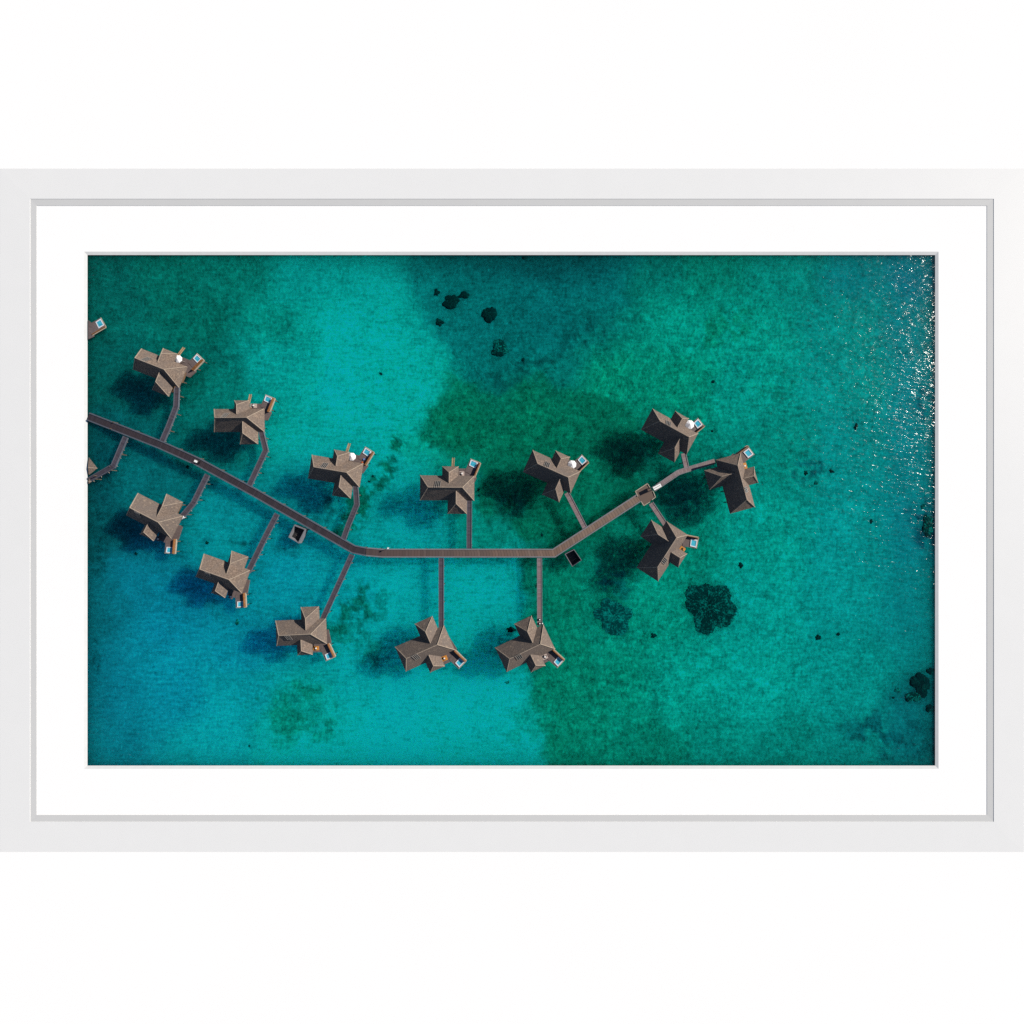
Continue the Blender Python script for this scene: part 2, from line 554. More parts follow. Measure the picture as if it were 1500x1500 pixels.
    blob(355, 795, 30, 8, 5, (70, 80), 0.7, 7, 26)
    blob(766, 545, 60, 20, -22, (74, 74), 0.8, 10, 27)
    blob(850, 490, 70, 30, -30, (84, 84), 0.7, 12, 28)
    blob(1310, 1085, 95, 46, 15, (80, 84), 0.85, 12, 29)
    blob(1190, 690, 34, 20, -20, (70, 78), 0.75, 7, 30)
    blob(1352, 770, 22, 60, 0, (62, 82), 0.75, 9, 31)
    blob(1355, 600, 14, 40, 0, (78, 96), 0.6, 8, 32)
    blob(900, 850, 40, 40, 0, (86, 92), 0.6, 12, 33)
    blob(1060, 480, 60, 30, -15, (112, 84), 0.6, 13, 34)
    blob(1130, 560, 50, 26, 10, (115, 95), 0.5, 12, 35)
    blob(150, 690, 40, 50, 0, (62, 72), 0.75, 12, 36)
    blob(140, 790, 26, 60, 0, (66, 74), 0.8, 12, 37)
    blob(140, 960, 16, 40, 0, (78, 92), 0.7, 9, 38)
    blob(285, 800, 30, 8, -30, (84, 96), 0.6, 7, 39)
    blob(800, 1060, 60, 40, 0, (112, 92), 0.5, 14, 40)
    blob(960, 1090, 90, 30, 0, (104, 86), 0.5, 14, 41)
    blob(735, 745, 40, 30, 0, (92, 82), 0.7, 12, 42)
    blob(720, 385, 220, 30, 0, (78, 82), 0.6, 0, 43, 0.1, 0.9)
    # freckles of dark weed all over the green part
    fr = vnoise(px, py, 9, 50) + 0.7 * vnoise(px, py, 4, 51)
    gb = gb * (1 - 0.30 * (weed * sstep(0.35, 0.95, fr))[:, None])
    fr = vnoise(px, py, 11, 52) + 0.7 * vnoise(px, py, 5, 53)
    gb = gb * (1 + 0.30 * (weed * sstep(0.35, 0.95, fr))[:, None])
    # basin: shallow along the mat, BED further in
    edge = np.minimum(np.minimum(px - 122, 1376 - px), np.minimum(py - 368, 1127 - py))
    z = BED * sstep(0, 120, edge) * 1.0 - 0.2
    z = z + 0.25 * vnoise(px, py, 12, 60) * sstep(0, 60, edge)
    f = (H - z) / H
    co = np.stack([(px - 750) * f, (750 - py) * f, z], 1) * S
    nx, ny = len(xs), len(ys)
    idx = np.arange(nx * ny).reshape(nx, ny)
    quads = np.stack([idx[:-1, :-1], idx[:-1, 1:], idx[1:, 1:], idx[1:, :-1]], -1).reshape(-1, 4)
    me = bpy.data.meshes.new('seabed')
    me.from_pydata(co.tolist(), [], quads.tolist())
    k = 1.02
    col = np.zeros((px.size, 4), np.float32)
    col[:, 0] = 0.10 + 0.25 * (1 - weed)
    col[:, 1] = np.minimum(.92, gb[:, 0] / (k * TINT[1] ** 2))
    gb[:, 1] *= 1 + 0.07 * sstep(800, 1100, px)
    col[:, 2] = np.minimum(.92, gb[:, 1] / (k * TINT[2] ** 2))
    col[:, 3] = 1
    a = me.attributes.new('bed_colour', 'FLOAT_COLOR', 'POINT')
    a.data.foreach_set('color', col.ravel())
    b = me.attributes.new('weed', 'FLOAT', 'POINT')
    b.data.foreach_set('value', weed.astype(np.float32))
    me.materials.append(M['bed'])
    for p in me.polygons:
        p.use_smooth = True
    me.update()
    o = bpy.data.objects.new('seabed', me)
    COL.objects.link(o)
    tag(o, 'pale sand and green weed bottom of the turquoise lagoon', 'seabed', kind='structure')


build_seabed()

bm = NB()
vs = [bm.verts.new(U(x, y, WATER)) for x, y in ((70, 320), (1430, 320), (1430, 1180), (70, 1180))]
bm.faces.new(vs)
tag(obj('water', bm, M['water']), 'clear rippled turquoise lagoon water glinting in the sun', 'water', kind='structure')


def ring(bm, o, i, zo, zi):
    """flat or sloping ring between two rectangles (x0,y0,x1,y1 on the plan)"""
    def q(r, z):
        return [bm.verts.new(U(x, y, z)) for x, y in ((r[0], r[1]), (r[2], r[1]), (r[2], r[3]), (r[0], r[3]))]
    a, b = q(o, zo), q(i, zi)
    for k in range(4):
        j = (k + 1) % 4
        bm.faces.new((a[k], a[j], b[j], b[k]))


OUT = (0.0, 247.0, 1500.0, 1248.0)
INN = (44.0, 291.3, 1455.8, 1203.8)
LIP = (53.8, 301.3, 1445.8, 1193.6)
MATI = (123.2, 368.6, 1374.8, 1126.3)
PIC = (128.2, 373.6, 1369.8, 1121.4)
bm = NB()
ring(bm, (-3000, -3000, 4500, 4500), (OUT[0] - .05, OUT[1] - .05, OUT[2] + .05, OUT[3] + .05), 2.5, 2.5)
bm2 = bm
# added recess, sinks the frame so its edge casts no shadow
q0 = [bm.verts.new(U(x, y, 2.5)) for x, y in ((OUT[0] - .05, OUT[1] - .05), (OUT[2] + .05, OUT[1] - .05), (OUT[2] + .05, OUT[3] + .05), (OUT[0] - .05, OUT[3] + .05))]
q1 = [bm.verts.new((v.co.x, v.co.y, -14.0)) for v in q0]
for k in range(4):
    j = (k + 1) % 4
    bm.faces.new((q0[k], q0[j], q1[j], q1[k]))
bm.faces.new(q1)
bmesh.ops.remove_doubles(bm, verts=bm.verts, dist=0.001)
tag(obj('backdrop', bm, M['ground']), 'plain white surface around the white picture frame', 'surface', kind='structure')

frame = empty('picture_frame', (0, 0, 0))
tag(frame, 'white wooden picture frame with a wide white mat around the lagoon view', 'picture frame')
corn = lambda r: ((r[0], r[1]), (r[2], r[1]), (r[2], r[3]), (r[0], r[3]))
for k in range(4):
    j = (k + 1) % 4
    o_, i_, l_ = corn(OUT), corn(INN), corn(LIP)
    bm = NB()
    prof = [(o_, -12.0), (o_, 2.72), (i_, 2.95), (i_, -12.0)]
    ra = [bm.verts.new((*U(*c[k], 0 if z < 0 else z).xy, z)) for c, z in prof]
    rb = [bm.verts.new((*U(*c[j], 0 if z < 0 else z).xy, z)) for c, z in prof]
    for a in range(4):
        b = (a + 1) % 4
        bm.faces.new((ra[a], ra[b], rb[b], rb[a]))
    bm.faces.new(ra)
    bm.faces.new(rb[::-1])
    obj('frame_rail', bm, M['frame'], frame)
    bm = NB()
    prof = [(i_, 0.2), (i_, 2.62), (l_, 2.38), (l_, 0.2)]
    ra = [bm.verts.new(U(*c[k], z)) for c, z in prof]
    rb = [bm.verts.new(U(*c[j], z)) for c, z in prof]
    for a in range(4):
        b = (a + 1) % 4
        bm.faces.new((ra[a], ra[b], rb[b], rb[a]))
    bm.faces.new(ra)
    bm.faces.new(rb[::-1])
    obj('inner_lip', bm, M['lip'], frame)
bm = NB()
ring(bm, LIP, MATI, 2.1, 2.1)
obj('mat', bm, M['mat'], frame)
bm = NB()
ring(bm, MATI, PIC, 2.1, 1.25)
obj('mat_bevel', bm, M['bevel'], frame)


# ------------------------------------------------------------------ villas
RW, RE = U(626.9, 713.5, RIDGE), U(677.3, 714.0, RIDGE)
CEN = (RW + RE) / 2
RLEN = (RE - RW).length


def L(x, y, z):
    v = U(x, y, z)
    return (v.x - CEN.x, v.y - CEN.y)


A_, B_ = 37.9, 17.4                    # half length and half width at the eaves
TAN = (RIDGE - EAVE) / B_


def hip_roof(bm, x0, x1, y0, y1, axis, e0, e1, ze, zr, t=1.3, cy=None):
    """solid roof over a rectangle, ridge along axis, ridge ends inset e0 / e1"""
    cx = (x0 + x1) / 2
    cy = (y0 + y1) / 2 if cy is None else cy
    lo = [bm.verts.new((x, y, ze - t)) for x, y in ((x0, y0), (x1, y0), (x1, y1), (x0, y1))]
    hi = [bm.verts.new((x, y, ze)) for x, y in ((x0, y0), (x1, y0), (x1, y1), (x0, y1))]
    if axis == 'x':
        a, b = bm.verts.new((x0 + e0, cy, zr)), bm.verts.new((x1 - e1, cy, zr))
        bm.faces.new((hi[0], hi[1], b, a))
        bm.faces.new((hi[1], hi[2], b))
        bm.faces.new((hi[2], hi[3], a, b))
        bm.faces.new((hi[3], hi[0], a))
    else:
        a, b = bm.verts.new((cx, y0 + e0, zr)), bm.verts.new((cx, y1 - e1, zr))
        bm.faces.new((hi[0], hi[1], a))
        bm.faces.new((hi[1], hi[2], b, a))
        bm.faces.new((hi[2], hi[3], b))
        bm.faces.new((hi[3], hi[0], a, b))
    for i in range(4):
        j = (i + 1) % 4
        bm.faces.new((lo[i], lo[j], hi[j], hi[i]))
    bm.faces.new(lo[::-1])
    # soften: sagging, slightly uneven thatch
    bmesh.ops.subdivide_edges(bm, edges=[e for e in bm.edges], cuts=3, use_grid_fill=True)
    rnd = random.Random(int(x0 * 7 + y0 * 3))
    for v in bm.verts:
        if v.co.z > ze - t + .1:
            v.co += Vector((rnd.uniform(-.18, .18), rnd.uniform(-.18, .18), rnd.uniform(-.16, .16)))


def caps(pairs, r):
    bm = NB()
    for a, b in pairs:
        bar(bm, a, b, r, 5)
    return bm


def make_villa(my, far=False):
    """my = 1: terrace to the north of the ridge; -1: mirrored"""
    root = empty('villa')
    Y = lambda a, b: (min(a * my, b * my), max(a * my, b * my))
    P = lambda pts: [(x, y * my) for x, y in pts]
    hx0, hx1 = -A_, A_
    BT = 20.5 if far else B_          # half width on the terrace side
    out = 8.5 if far else 0.0         # how much farther out the terrace lies
    TT = (RIDGE - EAVE) / BT
    rw, re = -RLEN / 2, RLEN / 2
    bm = NB()
    hip_roof(bm, hx0, hx1, -B_ if my > 0 else -BT, BT if my > 0 else B_, 'x', rw - hx0, hx1 - re, EAVE, RIDGE, 1.3, 0.0)
    main = obj('main_roof', bm, M['thatch'], root)
    r_ = .62
    obj('ridge_cap', caps([((rw, 0, RIDGE), (re, 0, RIDGE)), ((rw, 0, RIDGE), (hx0, -B_ * my, EAVE)), ((rw, 0, RIDGE), (hx0, BT * my if my < 0 else B_, EAVE)),
                           ((re, 0, RIDGE), (hx1, -B_ * my, EAVE)), ((re, 0, RIDGE), (hx1, BT * my if my < 0 else B_, EAVE))], r_), M['cap'], main)
    # terrace-side gable roof
    c1, w1, f1 = 4.2, 11.3, (36.0 if far else 30.3)
    z1 = EAVE - .2 + w1 * TT
    y0, y1 = Y(BT - w1 - 1.0, f1)
    bm = NB()
    if my > 0:
        hip_roof(bm, c1 - w1, c1 + w1, y0, y1, 'y', 0.01, 9.5, EAVE - .2, z1)
    else:
        hip_roof(bm, c1 - w1, c1 + w1, y0, y1, 'y', 9.5, 0.01, EAVE - .2, z1)
    d = obj('side_roof', bm, M['thatch'], root)
    yr = (f1 - 9.5) * my
    obj('ridge_cap', caps([((c1, (BT - w1 + 1) * my, z1), (c1, yr, z1)), ((c1, yr, z1), (c1 - w1, f1 * my, EAVE - .2)), ((c1, yr, z1), (c1 + w1, f1 * my, EAVE - .2))], r_ * .9), M['cap'], d)
    # jetty-side wing roof
    c2, w2, f2 = 14.4, 13.5, -36.0
    z2 = EAVE - .35 + w2 * TAN
    y0, y1 = Y(f2, -(B_ - w2 - 1.0))
    bm = NB()
    if my > 0:
        hip_roof(bm, c2 - w2, c2 + w2, y0, y1, 'y', 14.0, 0.01, EAVE - .35, z2)
    else:
        hip_roof(bm, c2 - w2, c2 + w2, y0, y1, 'y', 0.01, 14.0, EAVE - .35, z2)
    d = obj('wing_roof', bm, M['thatch'], root)
    yr = (f2 + 14.0) * my
    obj('ridge_cap', caps([((c2, -(B_ - w2 + 1) * my, z2), (c2, yr, z2)), ((c2, yr, z2), (c2 - w2, f2 * my, EAVE - .35)), ((c2, yr, z2), (c2 + w2, f2 * my, EAVE - .35))], r_ * .9), M['cap'], d)
    # roof vent straddling the ridge
    bm = NB()
    zs = lambda y: RIDGE - abs(y) * TT

    def slab(xa, xb, ya, yb, lo, hi):
        pts = [(x, y, zs(y) + h) for h in (lo, hi) for x, y in ((xa, ya), (xb, ya), (xb, yb), (xa, yb))]
        v = [bm.verts.new((p[0], p[1] * my, p[2])) for p in pts]
        for q in ((0, 1, 2, 3), (4, 5, 6, 7), (0, 1, 5, 4), (1, 2, 6, 5), (2, 3, 7, 6), (3, 0, 4, 7)):
            bm.faces.new([v[k] for k in q])
    slab(-14.0, -7.4, 1.8, 8.6, .1, .75)
    vent = obj('roof_vent', bm, M['vent'], root)
    for dx in (-14.4, -12.0, -9.6, -7.2):
        bm = NB()
        bar(bm, (dx, 9.2 * my, zs(9.2) + 1.2), (dx, -.6 * my, RIDGE + 2.2), .30)
        obj('slat', bm, M['slat'], vent)
    # walls and floor
    bm = NB()
    box(bm, -28, 27, -8.5, 8.5, DECK - 1.2, EAVE + 1)
    y0, y1 = Y(6, 23)
    box(bm, c1 - 5, c1 + 5, y0, y1, DECK - 1.0, EAVE + 1.5)
    y0, y1 = Y(-28, -6)
    box(bm, c2 - 6, c2 + 4, y0, y1, DECK - 1.1, EAVE + 1.6)
    obj('wall', bm, M['wall'], root)
    # terrace
    bm = NB()
    T = lambda x, y: (L(x, y, DECK)[0] - out * .3, L(x, y, DECK)[1] + out)
    prism(bm, P([T(669, 686.0), T(689, 686.0), T(698, 700), L(692, 712, DECK), L(668, 712, DECK), L(662, 696, DECK)]), DECK - 1.6, DECK - .35)
    obj('deck', bm, M['deck'], root)
    pd = [T(688.5, 672), T(703.4, 678), T(695.5, 697.6), T(680.8, 690.5)]
    bm = NB()
    prism(bm, P(pd), DECK - 1.6, DECK)
    pdo = obj('pool_deck', bm, M['deck'], root)
    sh = 1.0 if far else 0.0
    rim = [Vector((*T(x + sh, y + sh * .4), 0)) for x, y in ((689.6, 673.1), (699.6, 677.2), (696.2, 685.8), (686.8, 681.4))]
    c = sum(rim, Vector()) / 4
    bm = NB()
    o2 = [c + (v - c) * 1.04 for v in rim]
    i2 = [c + (v - c) * .76 for v in rim]
    zt, zb = DECK + .8, DECK + .15
    vo = [bm.verts.new((v.x, v.y * my, zt)) for v in o2]
    vi = [bm.verts.new((v.x, v.y * my, zt)) for v in i2]
    vb = [bm.verts.new((v.x, v.y * my, DECK - 1)) for v in o2]
    vd = [bm.verts.new((v.x, v.y * my, zb)) for v in i2]
    for k in range(4):
        j = (k + 1) % 4
        bm.faces.new((vo[k], vo[j], vi[j], vi[k]))
        bm.faces.new((vb[k], vb[j], vo[j], vo[k]))
        bm.faces.new((vi[k], vi[j], vd[j], vd[k]))
    pool = obj('pool', bm, M['rim'], root)
    bm = NB()
    vs = [bm.verts.new(((c + (v - c) * .775).x, (c + (v - c) * .775).y * my, DECK + .45)) for v in rim]
    bm.faces.new(vs)
    obj('pool_water', bm, M['pool'], pool)
    # privacy screen on the outer edge and the pale ledge outside it
    a, b = Vector(pd[1]), Vector(pd[2])
    e = (b - a).normalized()
    n = Vector((-e.y, e.x))
    if n.dot(Vector((1, 0))) < 0:
        n = -n
    a2, b2 = a + e * .3, b + e * 2.0
    bm = NB()
    prism(bm, P([a2 - n * 1.1, a2 - n * .1, b2 - n * .1, b2 - n * 1.1]), DECK - 1.5, DECK + (4.2 if far else 4.6))
    obj('privacy_screen', bm, M['screen'], root)
    bm = NB()
    prism(bm, P([a2 - e * .5, a2 - e * .5 + n * 1.1, b2 + n * 1.1, b2]), DECK - 1.4, DECK + .3)
    a3, b3 = Vector(pd[0]), Vector(pd[1])
    e3 = (b3 - a3).normalized()
    n3 = Vector((-e3.y, e3.x))
    if n3.y < 0:
        n3 = -n3
    prism(bm, P([a3, b3, b3 + n3 * .8, a3 + n3 * .8]), DECK - 1.4, DECK + .25)
    obj('deck_edge', bm, M['fascia'], root)
    # steps at the tip of the side roof
    if my > 0:
        bm = NB()
        p0, p1 = Vector(L(663.0, 686, DECK)), Vector(L(663.7, 670.3, DECK - 2))
        for k in range(8):
            t0, t1 = k / 8, (k + .72) / 8
            q0, q1 = p0.lerp(p1, t0), p0.lerp(p1, t1)
            z = DECK + 1.0 - 4.5 * t0
            box(bm, q0.x - 1.5, q0.x + 1.5, q0.y, q1.y, z - .7, z)
        for sx in (-1.5, 1.5):
            bar(bm, (p0.x + sx, p0.y, DECK + 1.4), (p1.x + sx, p1.y, DECK - 3.0), .45)
        obj('steps', bm, M['steps'], root)
    # stilts
    spots = [(-24, -7), (-24, 7), (-8, -7), (-8, 7), (8, -8), (24, -7), (24, 7), (8, -26), (17, -26), (0, 21), (9, 21)]
    spots += [tuple(Vector(pd[0]).lerp(Vector(pd[2]), .12)), tuple(Vector(pd[1]).lerp(Vector(pd[3]), .12)), tuple(Vector(pd[2]).lerp(Vector(pd[0]), .12)), tuple(Vector(pd[3]).lerp(Vector(pd[1]), .12))]
    for x, y in spots:
        bm = NB()
        post(bm, x, y * my, .75, BED - 1.5, DECK - 1.2)
        obj('stilt', bm, M['stilt'], root)
    return root


GV = 'thatched water villas along the walkway'
protoA = make_villa(1)
protoB = make_villa(-1)
protoC = make_villa(-1, True)
used = {1: False, -1: False, -2: False}
# kind, ridge west end, ridge east end, steps shown, label
VILLAS = {
    'A': (1, (198, 524.5), (239.7, 541), True, 'thatched villa with white parasol and long brown screen, nearest the cut-off terrace'),
    'B': (1, (315, 611.8), (361, 611.5), True, 'thatched villa with brown steps and brown screen, reached by the jetty with a sharp elbow'),
    'C': (1, (459.9, 684), (507.5, 692), True, 'thatched villa with white parasol and a small blue tub beside the pool'),
    'D': (1, (626.9, 713.5), (677.3, 714), True, 'level thatched villa above the middle of the walkway'),
    'E': (1, (787.8, 679.2), (832, 699), False, 'thatched villa with white parasol, above the walkway bend with the dark tank'),
    'F': (1, (967, 617), (1009, 640), False, 'thatched villa with white parasol, above the narrow end walkway'),
    'G': (-1, (1094, 732), (1080.5, 681.6), False, 'thatched villa standing upright at the very tip of the narrow end walkway'),
    'H': (-1, (963, 831), (991, 787.6), False, 'thatched villa with amber seating, on the short jetty below the junction platform'),
    'I': (-2, (190.5, 743.9), (231.6, 765), False, 'thatched villa below the walkway with a wide orange brown screen beside its shaded pool'),
    'J': (-2, (293, 834), (335, 849), False, 'thatched villa whose shaded bright blue pool has a narrow brown screen'),
    'K': (-2, (408.5, 931), (454.7, 929), False, 'level thatched villa below the walkway, lowest on the sloping stretch'),
    'L': (-2, (595, 964.5), (640.5, 944.4), False, 'thatched villa in bare turquoise sand below the straight walkway, amber seating on its terrace'),
    'M': (-2, (746.4, 965), (791.5, 943.5), False, 'thatched villa on the sand and weed boundary, dark pots at its jetty'),
}
VM = {}


def take(kind):
    p = {1: protoA, -1: protoB, -2: protoC}[kind]
    if not used[kind]:
        used[kind] = True
        return p
    return copy_tree(p)


def strip_steps(o):
    for ch in list(o.children):
        if ch.name.split('.')[0] == 'steps':
            bpy.data.objects.remove(ch)


order = sorted(VILLAS, key=lambda k: not VILLAS[k][3])
made = {}
for key in order:
    kind, w, e, steps, label = VILLAS[key]
    o = take(kind)
    made[key] = o
for key in order:
    kind, w, e, steps, label = VILLAS[key]
    o = made[key]
    a, b = U(*w, RIDGE), U(*e, RIDGE)
    mid = (a + b) / 2
    ang = math.atan2(b.y - a.y, b.x - a.x)
    s = (b - a).length / RLEN
    s = 1 + (s - 1) * .85
    o.location = Vector((mid.x, mid.y, 0)) * S
    o.rotation_euler = (0, 0, ang)
    o.scale = (s, s, 1)
    tag(o, label, 'villa', GV)
    VM[key] = Matrix.Translation((mid.x, mid.y, 0)) @ Matrix.Rotation(ang, 4, 'Z') @ Matrix.Diagonal((s, s, 1, 1))
    if not steps:
        strip_steps(o)

# two villas cut off by the mat: only what lies inside the opening is built
ZLOW = 0.25             # the cut-off pieces are flattened so they cast no shadow on the mat


def cut_villa(kind, ang, anchor_local, anchor, label, xcut, keep, zs=ZLOW):
    src = {1: protoA, -1: protoB, -2: protoC}[kind]
    o = copy_tree(src)
    r = Matrix.Rotation(ang, 4, 'Z')
    off = anchor - r @ Vector((anchor_local[0], anchor_local[1], 0))
    off.z = 0
    o.location = off * S
    o.rotation_euler = (0, 0, ang)
    o.scale = (1, 1, zs)
    tag(o, label, 'villa', GV)
    mw = Matrix.Translation(off * S) @ r
    inv = mw.inverted()
    kill = []

    def walk(ob):
        for ch in list(ob.children):
            walk(ch)
            me = ch.data.copy()
            b = bmesh.new()
            b.from_mesh(me)
            pc = inv @ Vector((xcut * S, 0, 0))
            pn = (inv.to_3x3() @ Vector((1, 0, 0))).normalized()
            g = b.verts[:] + b.edges[:] + b.faces[:]
            res = bmesh.ops.bisect_plane(b, geom=g, plane_co=pc, plane_no=pn, clear_inner=True)
            ed = [x for x in res['geom_cut'] if isinstance(x, bmesh.types.BMEdge)]
            if ed:
                bmesh.ops.holes_fill(b, edges=ed)
            if len(b.faces) < 1 or not (ch.parent.name.split('.')[0] in keep or ch.name.split('.')[0] in keep):
                kill.append(ch)
            b.to_mesh(me)
            b.free()
            ch.data = me
    walk(o)
    for k in kill:
        bpy.data.objects.remove(k)
    return o


pool_c = sum((Vector((*L(x, y, DECK), 0)) for x, y in ((689.6, 673.1), (699.6, 677.2), (696.2, 685.8), (686.8, 681.4))), Vector()) / 4
cut_villa(1, math.radians(-38), (pool_c.x, pool_c.y), U(146.2, 474, DECK * ZLOW), 'corner of a villa terrace with small pool, cut off by the mat edge',
          U(129.0, 0, DECK * ZLOW).x, ('deck', 'pool_deck', 'pool', 'privacy_screen', 'deck_edge', 'wall'))
cut_villa(-2, math.radians(-52), (14.4 + 13.5, 36.0), U(142.5, 686, EAVE * 0.13), 'thatched roof corner cut off by the mat, at the end of an elbowed jetty',
          U(130.0, 0, EAVE * 0.13).x, ('main_roof', 'wing_roof', 'wall', 'deck'), 0.13)


# ------------------------------------------------------------------ walkways
def ribbon(pts, width, z0, z1, off=0.0, z=None, dz=None):
    """mitred strip along plan points (at height z) as a closed solid with UV along / across"""
    p = [U(x, y, (z if z is not None else z1) + (dz[i] if dz else 0)).xy for i, (x, y) in enumerate(pts)]
    bm = NB()
    uvl = bm.loops.layers.uv.new('UVMap')
    rows = []
    acc = 0.0
    for i, q in enumerate(p):
        d0 = (q - p[i - 1]).normalized() if i else None
        d1 = (p[i + 1] - q).normalized() if i < len(p) - 1 else None
        if i:
            acc += (q - p[i - 1]).length
        d = d0 if d1 is None else d1 if d0 is None else (d0 + d1).normalized()
        n = Vector((-d.y, d.x))
        k = 1.0 / max(.5, n.dot(Vector((-(d1 or d0).y, (d1 or d0).x))))
        l, r = q + n * k * (off + width / 2), q + n * k * (off - width / 2)
        h = dz[i] if dz else 0.0
        rows.append(([bm.verts.new((l.x, l.y, z1 + h)), bm.verts.new((r.x, r.y, z1 + h)), bm.verts.new((r.x, r.y, z0 + h)), bm.verts.new((l.x, l.y, z0 + h))], acc))
    for (a, ua), (b, ub) in zip(rows, rows[1:]):
        for k in range(4):
            j = (k + 1) % 4
            f = bm.faces.new((a[k], b[k], b[j], a[j]))
            for lp in f.loops:
                lp[uvl].uv = (ub if lp.vert in b else ua, 0 if lp.vert in (a[0], b[0], a[3], b[3]) else width)
    bm.faces.new(rows[0][0])
    bm.faces.new(rows[-1][0][::-1])
    return bm


def along(pts, gap, start=None):
    p = [U(x, y, DECK).xy for x, y in pts]
    tot, segs = 0.0, []
    for a, b in zip(p, p[1:]):
        segs.append((tot, a, b))
        tot += (b - a).length
    t = gap * .5 if start is None else start
    while t < tot:
        for s0, a, b in segs:
            l = (b - a).length
            if s0 <= t <= s0 + l:
                d = (b - a).normalized()
                yield a.lerp(b, (t - s0) / l), Vector((-d.y, d.x))
                break
        t += gap


def walkway(name, label, cat, pts, width, zt, mat, edge, gap, ew=1.5, group=None, eh=.6, rail=0, dz=None):
    t = empty(name, (*U(*pts[0], DECK).xy, 0))
    tag(t, label, cat, group)
    inv = Vector(t.location) / S

    def put(nm, bm, m):
        for v in bm.verts:
            v.co -= inv
        return obj(nm, bm, m, t)
    put('deck', ribbon(pts, width - 2 * ew, zt - 1.6, zt, 0, DECK, dz), mat)
    for sg in (-1, 1):
        put('kerb', ribbon(pts, ew, zt - 1.8, zt + eh, sg * (width - ew) / 2, DECK, dz), edge)
    for q, n in along(pts, gap, gap if dz else None):
        for sg in (-1, 1):
            v = q + n * sg * (width / 2 - .9)
            bm = NB()
            post(bm, v.x, v.y, .65, BED - 1.5, zt - 1.7)
            put('stilt', bm, M['stilt'])
    if rail:
        # short mooring pegs that stick out on one side
        for q, n in along(pts, 12.5, 6):
            v = q + n * rail * (width / 2 + .05)
            w = q + n * rail * (width / 2 + 1.7)
            bm = NB()
            bar(bm, (v.x, v.y, zt - .9), (w.x, w.y, zt - .9), .32)
            put('peg', bm, M['fascia'])
    return t


GW, GJ = 'stretches of the main walkway', 'jetties from the walkway to the villas'
bend = (517.6, 804.6)
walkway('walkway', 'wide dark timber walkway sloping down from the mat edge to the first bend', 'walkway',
        [(129.0, 610.0), (180, 629.9), (235, 651.6), (289, 676), (373, 721.7), bend, (536, 808.2)], 12.0, DECK, M['plank_shaded'], M['edge_dark'], 34, 1.6, GW, dz=[-9.2, -2.5, 0, 0, 0, 0, 0])
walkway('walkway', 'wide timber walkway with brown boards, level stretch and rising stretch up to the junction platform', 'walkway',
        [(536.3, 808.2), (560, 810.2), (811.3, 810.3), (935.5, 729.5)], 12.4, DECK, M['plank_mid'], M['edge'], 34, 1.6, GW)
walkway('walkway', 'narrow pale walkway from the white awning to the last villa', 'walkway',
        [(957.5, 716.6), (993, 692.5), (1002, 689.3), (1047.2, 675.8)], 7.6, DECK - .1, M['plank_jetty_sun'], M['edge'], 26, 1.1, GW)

JET = [
    ([(258.8, 566), (257.6, 595.5), (246, 626), (237.0, 646.5)], 'jetty to the villa with the long brown screen, bent once, pegs along one side', 1, 0),
    ([(381.5, 629), (389.0, 659.5), (371, 698), (364.3, 712.0)], 'sharply elbowed jetty to the villa with the brown steps', 1, 0),
    ([(520.5, 712), (522.5, 739), (510.5, 768), (502.5, 790.5)], 'bent jetty ending just above the first bend of the walkway', 1, 0),
    ([(687.6, 733), (687.2, 803.6)], 'straight jetty up from the level walkway to the level villa', 1, 0),
    ([(830, 722), (833.5, 728), (857.5, 774.3)], 'slanting jetty to the villa above the dark tank', 1, 1),
    ([(1001.2, 664), (1006.0, 685.2)], 'very short jetty to the villa above the narrow end walkway', 1, 1),
    ([(953.6, 737.0), (979, 775)], 'slanting jetty from the junction platform to the villa below', 1, 1),
    ([(303.5, 695.5), (283, 737), (266, 757)], 'slanting jetty to the villa with the wide orange brown screen', -1, 0),
    ([(405.5, 753), (389, 785), (363, 838)], 'long slanting jetty to the villa with the bright blue shaded pool', -1, 0),
    ([(515.5, 812.5), (472, 908)], 'long slanting jetty down from the first bend of the walkway', -1, 0),
    ([(646.3, 817.5), (646.3, 919)], 'straight jetty down to the villa in the bare sand', -1, 0),
    ([(790.3, 817.5), (790.6, 916)], 'straight jetty with dark pots at its far end', -1, 1),
    ([(183.6, 640.0), (165.5, 683), (129.2, 703.5)], 'elbowed jetty running into the mat edge', -1, 0),
]
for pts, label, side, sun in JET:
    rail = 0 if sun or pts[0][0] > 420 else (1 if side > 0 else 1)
    walkway('jetty', label, 'jetty', pts, 7.4, DECK - .2, M['plank_jetty_sun'] if sun else M['plank_jetty'], M['edge'] if sun else M['edge_dark'], 26, 1.0, GJ, .5, rail, [0, -2.0, -9.0] if pts[-1][0] < 130 else None)

# junction platform
t = empty('junction_platform', (*U(944, 724, DECK).xy, 0))
tag(t, 'square brown timber platform where the walkway meets the narrow end walkway', 'platform')
inv = Vector(t.location) / S


def put(par, nm, bm, m, base):
    for v in bm.verts:
        v.co -= base
    return obj(nm, bm, m, par)


